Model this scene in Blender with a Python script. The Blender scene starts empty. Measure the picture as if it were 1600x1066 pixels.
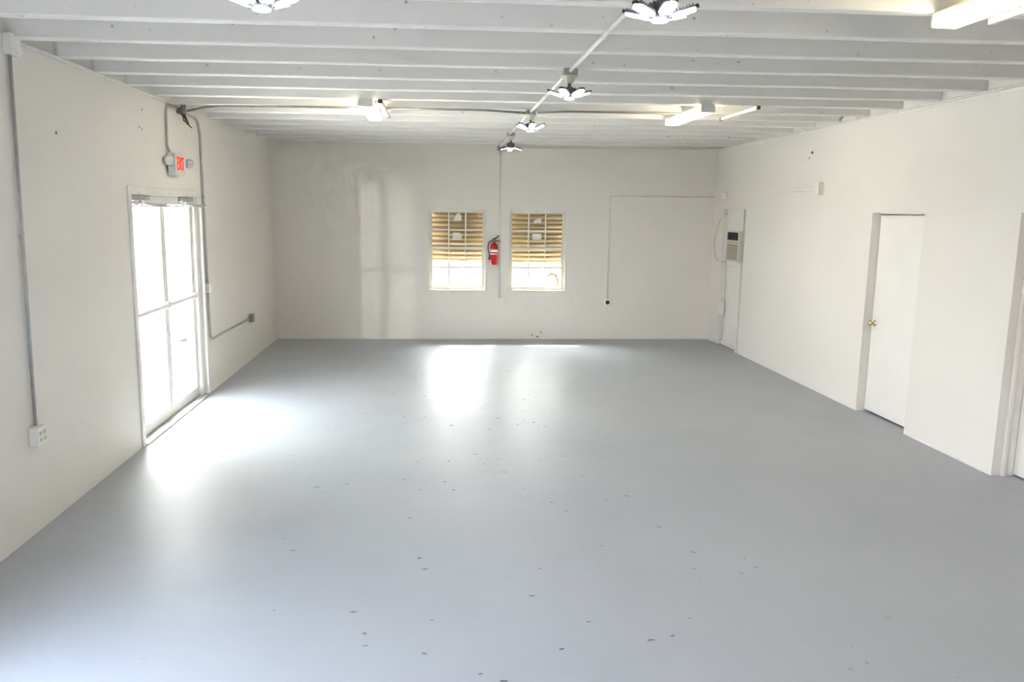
import bpy, bmesh, math, random
from mathutils import Vector, Matrix
random.seed(7)
S = bpy.context.scene
COL = S.collection

# ------------------------------------------------------------------ measures
F_PX, YAW, PITCH, ROLL, CAM_H = 1243.97, 0.0952, 0.1628, 0.0156, 2.1075
XL, XR, YB, YF = -2.576, 4.567, 12.976, -3.0
ZC, SL = 3.109, 0.0096            # joist underside: z = ZC + SL * x
J0, JS = 4.0506, 0.61             # joist front faces: y = J0 + JS * j
JW, JH = 0.088, 0.26
def zc(x): return ZC + SL * x

# ------------------------------------------------------------------ materials
def new_mat(name):
    m = bpy.data.materials.new(name); m.use_nodes = True
    nt = m.node_tree
    for n in list(nt.nodes): nt.nodes.remove(n)
    out = nt.nodes.new('ShaderNodeOutputMaterial')
    return m, nt, out
def nd(nt, typ, **kw):
    n = nt.nodes.new(typ)
    for k, v in kw.items():
        if k.startswith('i_'):
            key = k[2:]
            n.inputs[int(key) if key.isdigit() else key.replace('_', ' ')].default_value = v
        else: setattr(n, k, v)
    return n
def ramp(nt, src, stops):
    r = nd(nt, 'ShaderNodeValToRGB')
    e = r.color_ramp.elements
    while len(e) < len(stops): e.new(0.5)
    for el, (p, c) in zip(e, stops):
        el.position = p; el.color = c if len(c) == 4 else (*c, 1)
    nt.links.new(src, r.inputs[0]); return r.outputs[0]
def mixc(nt, fac, a, b, mode='MIX'):
    m = nd(nt, 'ShaderNodeMix', data_type='RGBA', blend_type=mode)
    for sock, v in ((m.inputs[0], fac), (m.inputs[6], a), (m.inputs[7], b)):
        if hasattr(v, 'node'): nt.links.new(v, sock)
        elif isinstance(v, (int, float)): sock.default_value = v
        else: sock.default_value = (*v, 1) if len(v) == 3 else v
    return m.outputs[2]
def pos(nt):
    return nd(nt, 'ShaderNodeNewGeometry').outputs['Position']
def noise(nt, vec, scale, detail=3, rough=0.5):
    n = nd(nt, 'ShaderNodeTexNoise', i_Scale=scale, i_Detail=detail, i_Roughness=rough)
    nt.links.new(vec, n.inputs['Vector']); return n.outputs['Fac']
def voro(nt, vec, scale, rnd=1.0):
    n = nd(nt, 'ShaderNodeTexVoronoi', i_Scale=scale, i_Randomness=rnd)
    nt.links.new(vec, n.inputs['Vector']); return n.outputs['Distance']
def math_(nt, op, a, b=None):
    m = nd(nt, 'ShaderNodeMath', operation=op)
    for i, v in enumerate((a, b)):
        if v is None: continue
        if hasattr(v, 'node'): nt.links.new(v, m.inputs[i])
        else: m.inputs[i].default_value = v
    return m.outputs[0]
def bump(nt, h, strength, dist=0.01, normal=None):
    b = nd(nt, 'ShaderNodeBump', i_Strength=strength, i_Distance=dist)
    nt.links.new(h, b.inputs['Height'])
    if normal is not None: nt.links.new(normal, b.inputs['Normal'])
    return b.outputs[0]
def principled(nt, out, color, rough=0.5, metal=0.0, spec=0.5, normal=None):
    p = nd(nt, 'ShaderNodeBsdfPrincipled')
    for key, v in (('Base Color', color), ('Roughness', rough), ('Metallic', metal), ('Specular IOR Level', spec)):
        if hasattr(v, 'node'): nt.links.new(v, p.inputs[key])
        elif key == 'Base Color': p.inputs[key].default_value = (*v, 1)
        else: p.inputs[key].default_value = v
    if normal is not None: nt.links.new(normal, p.inputs['Normal'])
    nt.links.new(p.outputs[0], out.inputs[0]); return p
def simple(name, color, rough=0.5, metal=0.0, var=0.06, scale=18.0, bmp=0.0, spec=0.5):
    m, nt, out = new_mat(name)
    P = pos(nt)
    n = noise(nt, P, scale, 4)
    dark = tuple(c * (1 - var) for c in color); lite = tuple(min(1, c * (1 + var)) for c in color)
    c = ramp(nt, n, [(0.3, dark), (0.7, lite)])
    nb = bump(nt, noise(nt, P, scale * 4, 3), bmp, 0.004) if bmp else None
    principled(nt, out, c, rough, metal, spec, nb); return m
def emit(name, color, strength):
    m, nt, out = new_mat(name)
    e = nd(nt, 'ShaderNodeEmission'); e.inputs[0].default_value = (*color, 1); e.inputs[1].default_value = strength
    nt.links.new(e.outputs[0], out.inputs[0]); return m
def painted_wall(name, base, speck=1.0, trowel=0.35, pits=(0.035, 0.06, 0.55)):
    """old white paint over block and plaster: soft mottling, pin holes, scuffs"""
    m, nt, out = new_mat(name)
    P = pos(nt)
    mott = noise(nt, P, 0.9, 5, 0.55)
    c = ramp(nt, mott, [(0.25, tuple(v * 0.955 for v in base)), (0.75, base)])
    # small pits, only in patches
    d = voro(nt, P, 9.0)
    pit = ramp(nt, d, [(pits[0], (1, 1, 1)), (pits[1], (0, 0, 0))])
    patch = ramp(nt, noise(nt, P, 1.3, 2), [(pits[2], (0, 0, 0)), (pits[2] + .12, (1, 1, 1))])
    pm = math_(nt, 'MULTIPLY', math_(nt, 'MULTIPLY', pit, patch), 0.75 * speck)
    c = mixc(nt, pm, c, tuple(v * 0.33 for v in base))
    # fine scuffs
    st = nd(nt, 'ShaderNodeMapping'); st.inputs['Scale'].default_value = (3, 3, 1.2); st.inputs['Rotation'].default_value = (0.4, 0.9, 0.3)
    nt.links.new(P, st.inputs[0])
    sc = ramp(nt, noise(nt, st.outputs[0], 5.0, 8, 0.72), [(0.665, (0, 0, 0)), (0.74, (1, 1, 1))])
    c = mixc(nt, math_(nt, 'MULTIPLY', sc, 0.22 * speck), c, tuple(v * 0.6 for v in base))
    h = math_(nt, 'ADD', math_(nt, 'MULTIPLY', noise(nt, P, 3.5, 3), 1.0), math_(nt, 'MULTIPLY', noise(nt, P, 55, 3), 0.16))
    nb = bump(nt, h, trowel, 0.02)
    nb = bump(nt, math_(nt, 'MULTIPLY', pm, -1.0), 0.5, 0.004, nb)
    principled(nt, out, c, 0.55, 0, 0.35, nb); return m
def floor_paint():
    m, nt, out = new_mat('grey floor paint')
    P = pos(nt)
    base = ramp(nt, noise(nt, P, 0.7, 5, 0.6), [(0.3, (0.385, 0.408, 0.440)), (0.7, (0.425, 0.448, 0.475))])
    mp = nd(nt, 'ShaderNodeMapping'); mp.inputs['Scale'].default_value = (1.0, 1.6, 1.0); nt.links.new(P, mp.inputs[0])
    wn = nd(nt, 'ShaderNodeTexNoise', i_Scale=16.0, i_Detail=3.0); nt.links.new(mp.outputs[0], wn.inputs['Vector'])
    wv = nd(nt, 'ShaderNodeVectorMath', operation='MULTIPLY_ADD'); nt.links.new(wn.outputs['Color'], wv.inputs[0]); wv.inputs[1].default_value = (.07, .07, .07); nt.links.new(mp.outputs[0], wv.inputs[2])
    warp = wv.outputs[0]
    # worn pale smears
    sm = ramp(nt, noise(nt, mp.outputs[0], 3.0, 8, 0.7), [(0.63, (0, 0, 0)), (0.78, (1, 1, 1))])
    base = mixc(nt, math_(nt, 'MULTIPLY', sm, 0.35), base, (0.50, 0.515, 0.52))
    # chips and pits gathered down the middle of the room
    d = voro(nt, warp, 5.4)
    sz = noise(nt, P, 6.0, 2)
    thr = math_(nt, 'MULTIPLY', math_(nt, 'POWER', sz, 2.0), 0.29)
    chip = math_(nt, 'LESS_THAN', d, thr)
    sep = nd(nt, 'ShaderNodeSeparateXYZ'); nt.links.new(P, sep.inputs[0])
    ax = math_(nt, 'ABSOLUTE', math_(nt, 'SUBTRACT', sep.outputs[0], 0.45))
    band = ramp(nt, math_(nt, 'MULTIPLY', ax, 0.33), [(0.12, (1, 1, 1)), (0.75, (0, 0, 0))])
    pick = ramp(nt, noise(nt, P, 2.3, 2), [(0.30, (0, 0, 0)), (0.40, (1, 1, 1))])
    cm = math_(nt, 'MULTIPLY', math_(nt, 'MULTIPLY', chip, pick), band)
    base = mixc(nt, math_(nt, 'MULTIPLY', cm, 0.8), base, (0.10, 0.105, 0.11))
    d2 = voro(nt, P, 6.7)
    fleck = math_(nt, 'MULTIPLY', math_(nt, 'LESS_THAN', d2, 0.035), ramp(nt, noise(nt, P, 1.1, 2), [(0.5, (0, 0, 0)), (0.6, (1, 1, 1))]))
    base = mixc(nt, math_(nt, 'MULTIPLY', fleck, 0.6), base, (0.55, 0.56, 0.56))
    rgh = ramp(nt, noise(nt, P, 2.0, 4), [(0.3, (0.38, 0.38, 0.38)), (0.75, (0.47, 0.47, 0.47))])
    rgh = mixc(nt, cm, rgh, (0.8, 0.8, 0.8))
    h = math_(nt, 'ADD', math_(nt, 'MULTIPLY', noise(nt, mp.outputs[0], 5, 4), 0.6), math_(nt, 'MULTIPLY', noise(nt, mp.outputs[0], 28, 3), 0.12))
    nb = bump(nt, h, 0.22, 0.02)
    nb = bump(nt, math_(nt, 'MULTIPLY', cm, -1.0), 0.8, 0.004, nb)
    principled(nt, out, base, rgh, 0, 0.13, nb); return m
def glass_mat(name, tint=(0.96, 0.98, 0.97)):
    m, nt, out = new_mat(name)
    t = nd(nt, 'ShaderNodeBsdfTransparent'); t.inputs[0].default_value = (*tint, 1)
    g = nd(nt, 'ShaderNodeBsdfGlossy', i_Roughness=0.02)
    lw = nd(nt, 'ShaderNodeLayerWeight', i_Blend=0.5)
    fr = math_(nt, 'ADD', math_(nt, 'MULTIPLY', math_(nt, 'POWER', lw.outputs['Facing'], 5.0), 0.9), 0.035)
    mx = nd(nt, 'ShaderNodeMixShader')
    nt.links.new(fr, mx.inputs[0]); nt.links.new(t.outputs[0], mx.inputs[1]); nt.links.new(g.outputs[0], mx.inputs[2])
    nt.links.new(mx.outputs[0], out.inputs[0]); return m
def brushed(name, color, rough): return simple(name, color, rough, 1.0, 0.12, 30, 0.1)

M = dict(
    wall=painted_wall('white wall paint', (0.79, 0.758, 0.712), 1.0, 0.35),
    wall_out=simple('white outdoor render', (0.78, 0.77, 0.75), 0.8, 0, 0.04, 2, 0.2, 0.1),
    walk=simple('pale walkway concrete', (0.62, 0.61, 0.58), 0.85, 0, 0.06, 3, 0.2, 0.1),
    front=simple('bounce-cutting dark grey paint', (0.07, 0.07, 0.07), 0.6, 0, 0.08, 3, 0.2),
    wall_rough=painted_wall('white block wall paint', (0.79, 0.758, 0.712), 0.6, 0.5),
    joist=painted_wall('white concrete joist paint', (0.77, 0.755, 0.725), 1.0, 0.18, (0.07, 0.11, 0.47)),
    floor=floor_paint(),
    trim=simple('white gloss trim paint', (0.80, 0.772, 0.73), 0.4, 0, 0.04, 8, 0.1),
    frame=simple('white door frame enamel', (0.74, 0.73, 0.70), 0.38, 0, 0.06, 6, 0.08),
    doorpaint=simple('white door paint', (0.80, 0.778, 0.742), 0.45, 0, 0.02, 4, 0.05),
    conduit_white=simple('white painted conduit', (0.74, 0.73, 0.69), 0.42, 0, 0.08, 14, 0.05),
    conduit_grey=simple('grey painted conduit', (0.44, 0.45, 0.44), 0.42, 0.2, 0.12, 14, 0.05),
    conduit_dark=simple('shade-darkened conduit', (0.25, 0.25, 0.24), 0.4, 0.5, 0.15, 14),  # grey cross conduit; its shade under the joists is put into the colour
    box_metal=simple('bare galvanised box', (0.36, 0.36, 0.33), 0.45, 0.6, 0.25, 40, 0.2),
    box_dark=simple('dark steel box', (0.16, 0.165, 0.16), 0.5, 0.5, 0.25, 40, 0.2),  # dark grey metal of the open junction box
    porcelain=simple('cream lampholder', (0.62, 0.58, 0.47), 0.3, 0, 0.05),
    plate=simple('white outlet plastic', (0.80, 0.78, 0.74), 0.35, 0, 0.03),
    black=simple('black plastic', (0.02, 0.02, 0.022), 0.4, 0, 0.2),
    slot=simple('dark slot', (0.03, 0.03, 0.03), 0.6, 0, 0.2),
    alu=brushed('aluminium closer', (0.80, 0.80, 0.79), 0.3),
    closer=simple('grey closer body', (0.42, 0.42, 0.42), 0.35, 0.3, 0.15),
    brass=brushed('satin brass knob', (0.66, 0.56, 0.36), 0.25),
    glass=glass_mat('clear glass'),
    red=simple('red extinguisher enamel', (0.55, 0.012, 0.02), 0.22, 0, 0.1, 6),
    label=simple('white label', (0.85, 0.85, 0.84), 0.4, 0, 0.03),
    led=emit('cool LED diffuser', (0.90, 0.94, 1.0), 8.5),
    led_body=simple('LED heat sink', (0.16, 0.17, 0.19), 0.4, 0.6, 0.15),
    led_tip=simple('LED dark end', (0.03, 0.03, 0.035), 0.45, 0.3, 0.15),
    fluo=emit('warm fluorescent diffuser', (1.0, 0.86, 0.62), 4.0),
    fluo_end=simple('fixture end cap', (0.62, 0.62, 0.58), 0.4, 0, 0.04),
    fluo_pan=simple('fixture pan enamel', (0.60, 0.55, 0.45), 0.4, 0, 0.06),
    strip=simple('unlit strip diffuser', (0.72, 0.70, 0.66), 0.45, 0, 0.05),
    exit_red=emit('red exit letters', (1.0, 0.05, 0.03), 0.16),
    sign=simple('exit sign housing', (0.66, 0.66, 0.62), 0.4, 0, 0.06),
    lens=simple('emergency lamp lens', (0.80, 0.80, 0.78), 0.15, 0.3, 0.04),
    lamp_grey=simple('emergency lamp housing', (0.42, 0.42, 0.38), 0.4, 0, 0.1),
    ac=simple('air conditioner plastic', (0.66, 0.64, 0.56), 0.42, 0, 0.05),
    grille=simple('air conditioner grille', (0.40, 0.375, 0.29), 0.5, 0, 0.12, 60),
    ac_dark=simple('air outlet interior', (0.03, 0.028, 0.022), 0.6, 0, 0.2),
    shutter=simple('tan painted shutter steel', (0.44, 0.33, 0.19), 0.45, 0.1, 0.10, 5),
    vinyl=simple('cream window vinyl', (0.76, 0.73, 0.65), 0.4, 0, 0.05),
    paper=simple('pale sticker paper', (0.75, 0.74, 0.68), 0.6, 0, 0.04),
    cable=simple('cream cable', (0.55, 0.53, 0.42), 0.5, 0, 0.05),
    plaster=simple('rough white plaster', (0.74, 0.73, 0.70), 0.8, 0, 0.1, 40, 0.6),
    bark=simple('dry brown stem', (0.040, 0.025, 0.016), 0.8, 0, 0.3, 40, 0.5),
    leaf=simple('dull green leaf', (0.030, 0.038, 0.014), 0.6, 0, 0.3, 20),
    concrete=simple('worn outdoor asphalt', (0.036, 0.035, 0.034), 0.9, 0, 0.1, 2, 0.2, 0.0),
    roof=simple('roof slab concrete', (0.55, 0.55, 0.53), 0.85, 0, 0.08, 3, 0.2),
    rubber=simple('black hose rubber', (0.015, 0.015, 0.016), 0.5, 0, 0.2),
    hole=simple('bare hole', (0.09, 0.085, 0.075), 0.9, 0, 0.3, 60),
    sill=simple('aluminium threshold', (0.42, 0.41, 0.38), 0.5, 0.5, 0.2, 30, 0.2),
)

# ------------------------------------------------------------------ mesh builder
class MB:
    def __init__(s): s.bm = bmesh.new()
    def box(s, x0, x1, y0, y1, z0, z1, bev=0.0, tilt=False, seg=2):
        vs = []
        for x in (x0, x1):
            for y in (y0, y1):
                for z in (z0, z1):
                    vs.append(s.bm.verts.new((x, y, z + (SL * x if tilt else 0))))
        fs = [(0, 1, 3, 2), (4, 6, 7, 5), (0, 4, 5, 1), (2, 3, 7, 6), (0, 2, 6, 4), (1, 5, 7, 3)]
        F = [s.bm.faces.new([vs[i] for i in f]) for f in fs]
        if bev:
            es = list({e for f in F for e in f.edges})
            bmesh.ops.bevel(s.bm, geom=es, offset=bev, segments=seg, profile=0.5, affect='EDGES')
        return s
    def obox(s, c, size, mat3, bev=0.0):
        """oriented box: centre, size, 3x3 matrix (columns = axes)"""
        vs = []
        for i in (-.5, .5):
            for j in (-.5, .5):
                for k in (-.5, .5):
                    vs.append(s.bm.verts.new(Vector(c) + mat3 @ Vector((i * size[0], j * size[1], k * size[2]))))
        fs = [(0, 1, 3, 2), (4, 6, 7, 5), (0, 4, 5, 1), (2, 3, 7, 6), (0, 2, 6, 4), (1, 5, 7, 3)]
        F = [s.bm.faces.new([vs[i] for i in f]) for f in fs]
        if bev:
            es = list({e for f in F for e in f.edges})
            bmesh.ops.bevel(s.bm, geom=es, offset=bev, segments=2, profile=0.5, affect='EDGES')
        return s
    def lathe(s, o, axis, prof, seg=24):
        """prof: list of (distance along axis, radius)"""
        a = Vector(axis).normalized(); o = Vector(o)
        u = a.orthogonal().normalized(); v = a.cross(u)
        rings = []
        for t, r in prof:
            if r < 1e-6: rings.append([s.bm.verts.new(o + a * t)])
            else: rings.append([s.bm.verts.new(o + a * t + (u * math.cos(2 * math.pi * k / seg) + v * math.sin(2 * math.pi * k / seg)) * r) for k in range(seg)])
        for A, B in zip(rings, rings[1:]):
            for k in range(seg):
                k2 = (k + 1) % seg
                if len(A) == 1 and len(B) == 1: continue
                if len(A) == 1: f = [A[0], B[k], B[k2]]
                elif len(B) == 1: f = [A[k], A[k2], B[0]]
                else: f = [A[k], A[k2], B[k2], B[k]]
                try: fc = s.bm.faces.new(f); fc.smooth = True
                except ValueError: pass
        for R_ in (rings[0], rings[-1]):
            if len(R_) > 1:
                try: s.bm.faces.new(R_)
                except ValueError: pass
        return s
    def cyl(s, p0, p1, r, seg=16, r2=None):
        d = Vector(p1) - Vector(p0)
        return s.lathe(p0, d, [(0, r), (d.length, r if r2 is None else r2)], seg)
    def tube(s, pts, r, seg=10, fillet=0.0):
        pts = [Vector(p) for p in pts]
        if fillet:
            q = [pts[0]]
            for a, b, c in zip(pts, pts[1:], pts[2:]):
                d0 = (a - b); d1 = (c - b)
                f = min(fillet, d0.length * .49, d1.length * .49)
                A = b + d0.normalized() * f; C_ = b + d1.normalized() * f
                for k in range(7):
                    t = k / 6; q.append((A * (1 - t) ** 2) + b * 2 * t * (1 - t) + C_ * t * t)
            q.append(pts[-1]); pts = q
        rings = []; prev = None
        for i, p in enumerate(pts):
            d = (pts[min(i + 1, len(pts) - 1)] - pts[max(i - 1, 0)]).normalized()
            if prev is None: u = d.orthogonal().normalized()
            else:
                u = (prev - d * prev.dot(d))
                u = u.normalized() if u.length > 1e-6 else d.orthogonal().normalized()
            prev = u; v = d.cross(u)
            rr = r(i / max(1, len(pts) - 1)) if callable(r) else r
            rings.append([s.bm.verts.new(p + (u * math.cos(2 * math.pi * k / seg) + v * math.sin(2 * math.pi * k / seg)) * rr) for k in range(seg)])
        for A, B in zip(rings, rings[1:]):
            for k in range(seg):
                f = s.bm.faces.new([A[k], A[(k + 1) % seg], B[(k + 1) % seg], B[k]]); f.smooth = True
        s.bm.faces.new(rings[0][::-1]); s.bm.faces.new(rings[-1])
        return s
    def prism(s, poly, d):
        """closed polygon (list of 3D points) extruded by vector d"""
        a = [s.bm.verts.new(p) for p in poly]; b = [s.bm.verts.new(Vector(p) + Vector(d)) for p in poly]
        n = len(a)
        s.bm.faces.new(a); s.bm.faces.new(b[::-1])
        for i in range(n): s.bm.faces.new([a[i], b[i], b[(i + 1) % n], a[(i + 1) % n]])
        return s
    def build(s, name, mat, parent=None):
        bmesh.ops.recalc_face_normals(s.bm, faces=s.bm.faces)
        off = Vector((0, 0, 0)); p = parent
        while p is not None: off += p.location; p = p.parent
        for v in s.bm.verts: v.co -= off
        me = bpy.data.meshes.new(name); s.bm.to_mesh(me); s.bm.free()
        me.materials.append(M[mat] if isinstance(mat, str) else mat)
        o = bpy.data.objects.new(name, me); COL.objects.link(o)
        if parent is not None: o.parent = parent
        return o
def tag(o, label=None, cat=None, group=None, kind=None):
    if label: o['label'] = label
    if cat: o['category'] = cat
    if group: o['group'] = group
    if kind: o['kind'] = kind
    return o
def thing(name, loc, label, cat, group=None, kind=None):
    o = bpy.data.objects.new(name, None); COL.objects.link(o)
    o.location = loc; o.empty_display_size = 0.1
    return tag(o, label, cat, group, kind)
def dup(root, loc, rotz, label):
    r = root.copy(); COL.objects.link(r); r.location = loc; r.rotation_euler = (0, 0, rotz); r['label'] = label
    for ch in list(root.children):
        c = ch.copy(); COL.objects.link(c); c.parent = r
        for g in list(ch.children):
            d = g.copy(); COL.objects.link(d); d.parent = c
    return r
def cells(mb, axis, d0, d1, a_cuts, z_cuts, holes):
    """wall slab between d0,d1 on axis 'x' or 'y', cut in a grid with holes given as (a0,a1,z0,z1)"""
    for a0, a1 in zip(a_cuts, a_cuts[1:]):
        for z0, z1 in zip(z_cuts, z_cuts[1:]):
            am, zm = (a0 + a1) / 2, (z0 + z1) / 2
            if any(h[0] < am < h[1] and h[2] < zm < h[3] for h in holes): continue
            if axis == 'x': mb.box(d0, d1, a0, a1, z0, z1)
            else: mb.box(a0, a1, d0, d1, z0, z1)
    bmesh.ops.remove_doubles(mb.bm, verts=mb.bm.verts, dist=1e-5)
    # drop the hidden faces between neighbouring cells
    seen = {}
    for f in mb.bm.faces:
        k = tuple(sorted(tuple(round(c, 4) for c in v.co) for v in f.verts)); seen.setdefault(k, []).append(f)
    kill = [f for fs in seen.values() if len(fs) > 1 for f in fs]
    bmesh.ops.delete(mb.bm, geom=kill, context='FACES')
    return mb

# ------------------------------------------------------------------ room shell
ZT = 3.42
tag(MB().box(XL - .2, XR + .45, YF - .2, YB + .2, -0.12, 0).build('floor', 'floor'), 'grey painted concrete floor with chips and a soft sheen', 'floor', kind='structure')
LD = (7.075, 9.075, 0.0, 2.20)        # glass double door in left wall
LO = (0.4, 3.1, 0.0, 2.10)           # open doorway of the left wall, nearer than the picture shows
tag(cells(MB(), 'x', XL - .2, XL, [YF, LO[0], LO[1], LD[0], LD[1], YB], sorted([0, LD[3], LO[3], ZT]), [LD, LO]).build('wall_left', 'wall'),
    'white painted left wall with the glass double door', 'wall', kind='structure')
W1 = (-0.131, 0.785, 0.805, 2.105)
W2 = (1.168, 2.095, 0.815, 2.110)
WZ = [0, 0.81, 2.1075, ZT]
W1 = (W1[0], W1[1], 0.81, 2.1075); W2 = (W2[0], W2[1], 0.81, 2.1075)
tag(cells(MB(), 'y', YB, YB + .2, [XL - .2, W1[0], W1[1], W2[0], W2[1], XR + .45], WZ, [W1, W2]).build('wall_back', 'wall_rough'),
    'white painted block wall at the far end with two windows', 'wall', kind='structure')
RC = (11.60, 12.53, 0.0, 2.176); RD2 = (7.19, 8.10, 0.0, 2.140); RD3 = (4.98, 5.93, 0.0, 2.150)
mbw = cells(MB(), 'x', XR, XR + .24, [YF, RD3[0], RD3[1], RD2[0], RD2[1], RC[0], RC[1], YB], [0, 2.140, 2.150, 2.176, ZT],
            [RC, RD2, RD3])
mbw.box(XR + .24, XR + .45, YF, YB, 0, ZT)
tag(mbw.build('wall_right', 'wall'), 'bright white right wall with two flush doors', 'wall', kind='structure')
tag(MB().box(XL - .2, XR + .45, YF - .2, YF, 0, ZT).build('wall_front', 'front'), 'unseen wall behind the viewpoint, darkened to cut bounced light', 'wall', kind='structure')  # unseen wall, given a dark tone to keep bounce off the joist faces

ceil = tag(MB().box(XL - .8, XR + .9, YF - .5, YB + .6, ZC + JH - .02, ZC + JH + .16, tilt=True).build('ceiling', 'roof'),
           'white roof slab carried on concrete joists', 'ceiling', kind='structure')
for j in range(-11, 15):
    y = J0 + JS * j
    m = MB()
    # slightly tapered precast joist, a little rounded along its lower edges
    n = 24
    rows = []
    for k in range(n + 1):
        x = XL + (XR - XL) * k / n
        wob = 0.0012 * math.sin(k * .9 + j) + random.uniform(-.0007, .0007)
        z0 = zc(x) + wob; z1 = zc(x) + JH - .02
        pr = [(y, z1), (y, z0 + .006), (y + .006, z0), (y + JW - .006, z0), (y + JW, z0 + .006), (y + JW, z1)]
        rows.append([m.bm.verts.new((x, a, b)) for a, b in pr])
    for A, B in zip(rows, rows[1:]):
        for k in range(5): m.bm.faces.new([A[k], A[k + 1], B[k + 1], B[k]])
    m.bm.faces.new(rows[0]); m.bm.faces.new(rows[-1][::-1])
    m.build('joist', 'joist', ceil)

# thin trim strip along the head of the right wall
trim = MB()
ys = [3.0 + k * .5 for k in range(20)]
trim.box(XR - .012, XR, 3.0, 12.9, zc(XR) - .052, zc(XR) - .026, 0.003)
tag(trim.build('trim_1', 'trim'), 'thin white strip along the top of the right wall', 'trim', kind='structure')
# crumbled paint lip where the walls meet the floor
def lip(name, p0, p1, inward, label):
    m = MB(); a = Vector(p0); b = Vector(p1); n = int((b - a).length / .06); inw = Vector(inward)
    rows = []
    for k in range(n + 1):
        c = a.lerp(b, k / n); h = random.uniform(.006, .017); w = random.uniform(.004, .011)
        rows.append([m.bm.verts.new(c + Vector((0, 0, .0005))), m.bm.verts.new(c + Vector((0, 0, h))), m.bm.verts.new(c + inw * w * .6 + Vector((0, 0, h * .8))), m.bm.verts.new(c + inw * w + Vector((0, 0, .0005)))])
    for A, B in zip(rows, rows[1:]):
        for k in range(4): m.bm.faces.new([A[k], A[(k + 1) % 4], B[(k + 1) % 4], B[k]])
    m.bm.faces.new(rows[0]); m.bm.faces.new(rows[-1][::-1])
    tag(m.build(name, 'plaster'), label, 'baseboard', kind='structure')
lip('baseboard_back', (XL, YB, 0), (XR, YB, 0), (0, -1, 0), 'crumbled white paint edge at the foot of the far wall')
lip('baseboard_left', (XL, 9.14, 0), (XL, YB, 0), (1, 0, 0), 'crumbled white paint edge at the foot of the left wall')
lip('baseboard_right', (XR, 5.94, 0), (XR, 7.18, 0), (-1, 0, 0), 'crumbled white paint edge between the two right doors')

# ------------------------------------------------------------------ glass double door (left wall)
d1 = thing('door_1', (XL, 8.075, 0), 'white framed glass double door in the left wall, bright daylight outside', 'door', kind='structure')
m = MB()
fx0, fx1 = XL - .13, XL - .03
m.box(XL - .005, XL + .016, LD[0] - .062, LD[0] + .008, 0, LD[3] + .062, .004)
m.box(XL - .005, XL + .016, LD[1] - .008, LD[1] + .035, 0, LD[3] + .062, .004)
m.box(XL - .005, XL + .016, LD[0] + .008, LD[1] - .008, LD[3] - .008, LD[3] + .062, .004)
m.build('casing', 'frame', d1)
m = MB()
m.box(fx0, fx1, LD[0], LD[0] + .07, 0, LD[3], .004)
m.box(fx0, fx1, LD[1] - .10, LD[1], 0, LD[3], .004)
m.box(fx0, fx1, LD[0] + .07, LD[1] - .10, 2.11, LD[3], .004)
m.build('frame', 'frame', d1)
MB().box(XL - .16, XL + .03, LD[0] + .01, LD[1] - .01, 0, .014, .004).build('threshold', 'sill', d1)
mid = 8.07
for a0, a1, s in ((LD[0] + .073, mid - .002, 0), (mid + .002, LD[1] - .103, 1)):
    m = MB(); x0, x1 = XL - .112, XL - .070
    m.box(x0, x1, a0, a0 + .062, .018, 2.105, .004); m.box(x0, x1, a1 - .062, a1, .018, 2.105, .004)
    m.box(x0, x1, a0 + .062, a1 - .062, 2.085, 2.105, .003); m.box(x0, x1, a0 + .062, a1 - .062, .018, .118, .004)
    leaf = m.build('door_leaf', 'frame', d1)
    MB().box(XL - .095, XL - .089, a0 + .058, a1 - .058, .112, 2.088).build('glass_pane', 'glass', leaf)
    m = MB(); m.box(XL - .066, XL - .034, a0 + .03, a1 - .03, 1.118, 1.156, .008)
    m.box(XL - .072, XL - .04, a0 + .012, a0 + .06, 1.105, 1.168, .006); m.box(XL - .072, XL - .04, a1 - .06, a1 - .012, 1.105, 1.168, .006)
    m.build('push_bar', 'frame', leaf)
    # closer: body on the header, arm swung down parallel to the leaf
    yb = a0 + (-.01 if s == 0 else .38)
    m = MB(); m.box(XL - .034, XL + .016, yb, yb + .27, 2.138, 2.190, .010); m.prism([(XL - .034, yb + .27, 2.142), (XL + .012, yb + .27, 2.142), (XL - .018, yb + .47, 2.15), (XL - .034, yb + .47, 2.15)], (0, 0, .036))
    m.cyl((XL + .0, yb + .11, 2.188), (XL + .0, yb + .11, 2.215), .018)
    m.build('closer_body', 'closer', leaf)
    m = MB()
    yp = yb + (.06 if s == 0 else .02)
    m.cyl((XL + .012, yp + .09, 2.14), (XL + .012, yp + .09, 2.095), .015)
    m.cyl((XL + .012, yp - .03, 2.098), (XL + .012, yp - .03, 2.130), .014)
    m.tube([(XL + .012, yp - .03, 2.112), (XL + .03, yp + .10, 2.122), (XL + .055, yp + .18, 2.110), (XL + .075, yp + .56, 2.106)], .0095, 8)
    m.tube([(XL + .03, yp + .09, 2.098), (XL + .055, yp + .3, 2.094), (XL + .075, yp + .56, 2.092)], .007, 8)
    m.cyl((XL + .075, yp + .56, 2.080), (XL + .075, yp + .56, 2.122), .013)
    m.build('closer_arm', 'alu', leaf)
    if s == 0:
        m = MB(); m.cyl((XL - .072, a1 - .03, .86), (XL - .058, a1 - .03, .86), .017); m.build('lock_cylinder', 'alu', leaf)

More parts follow.
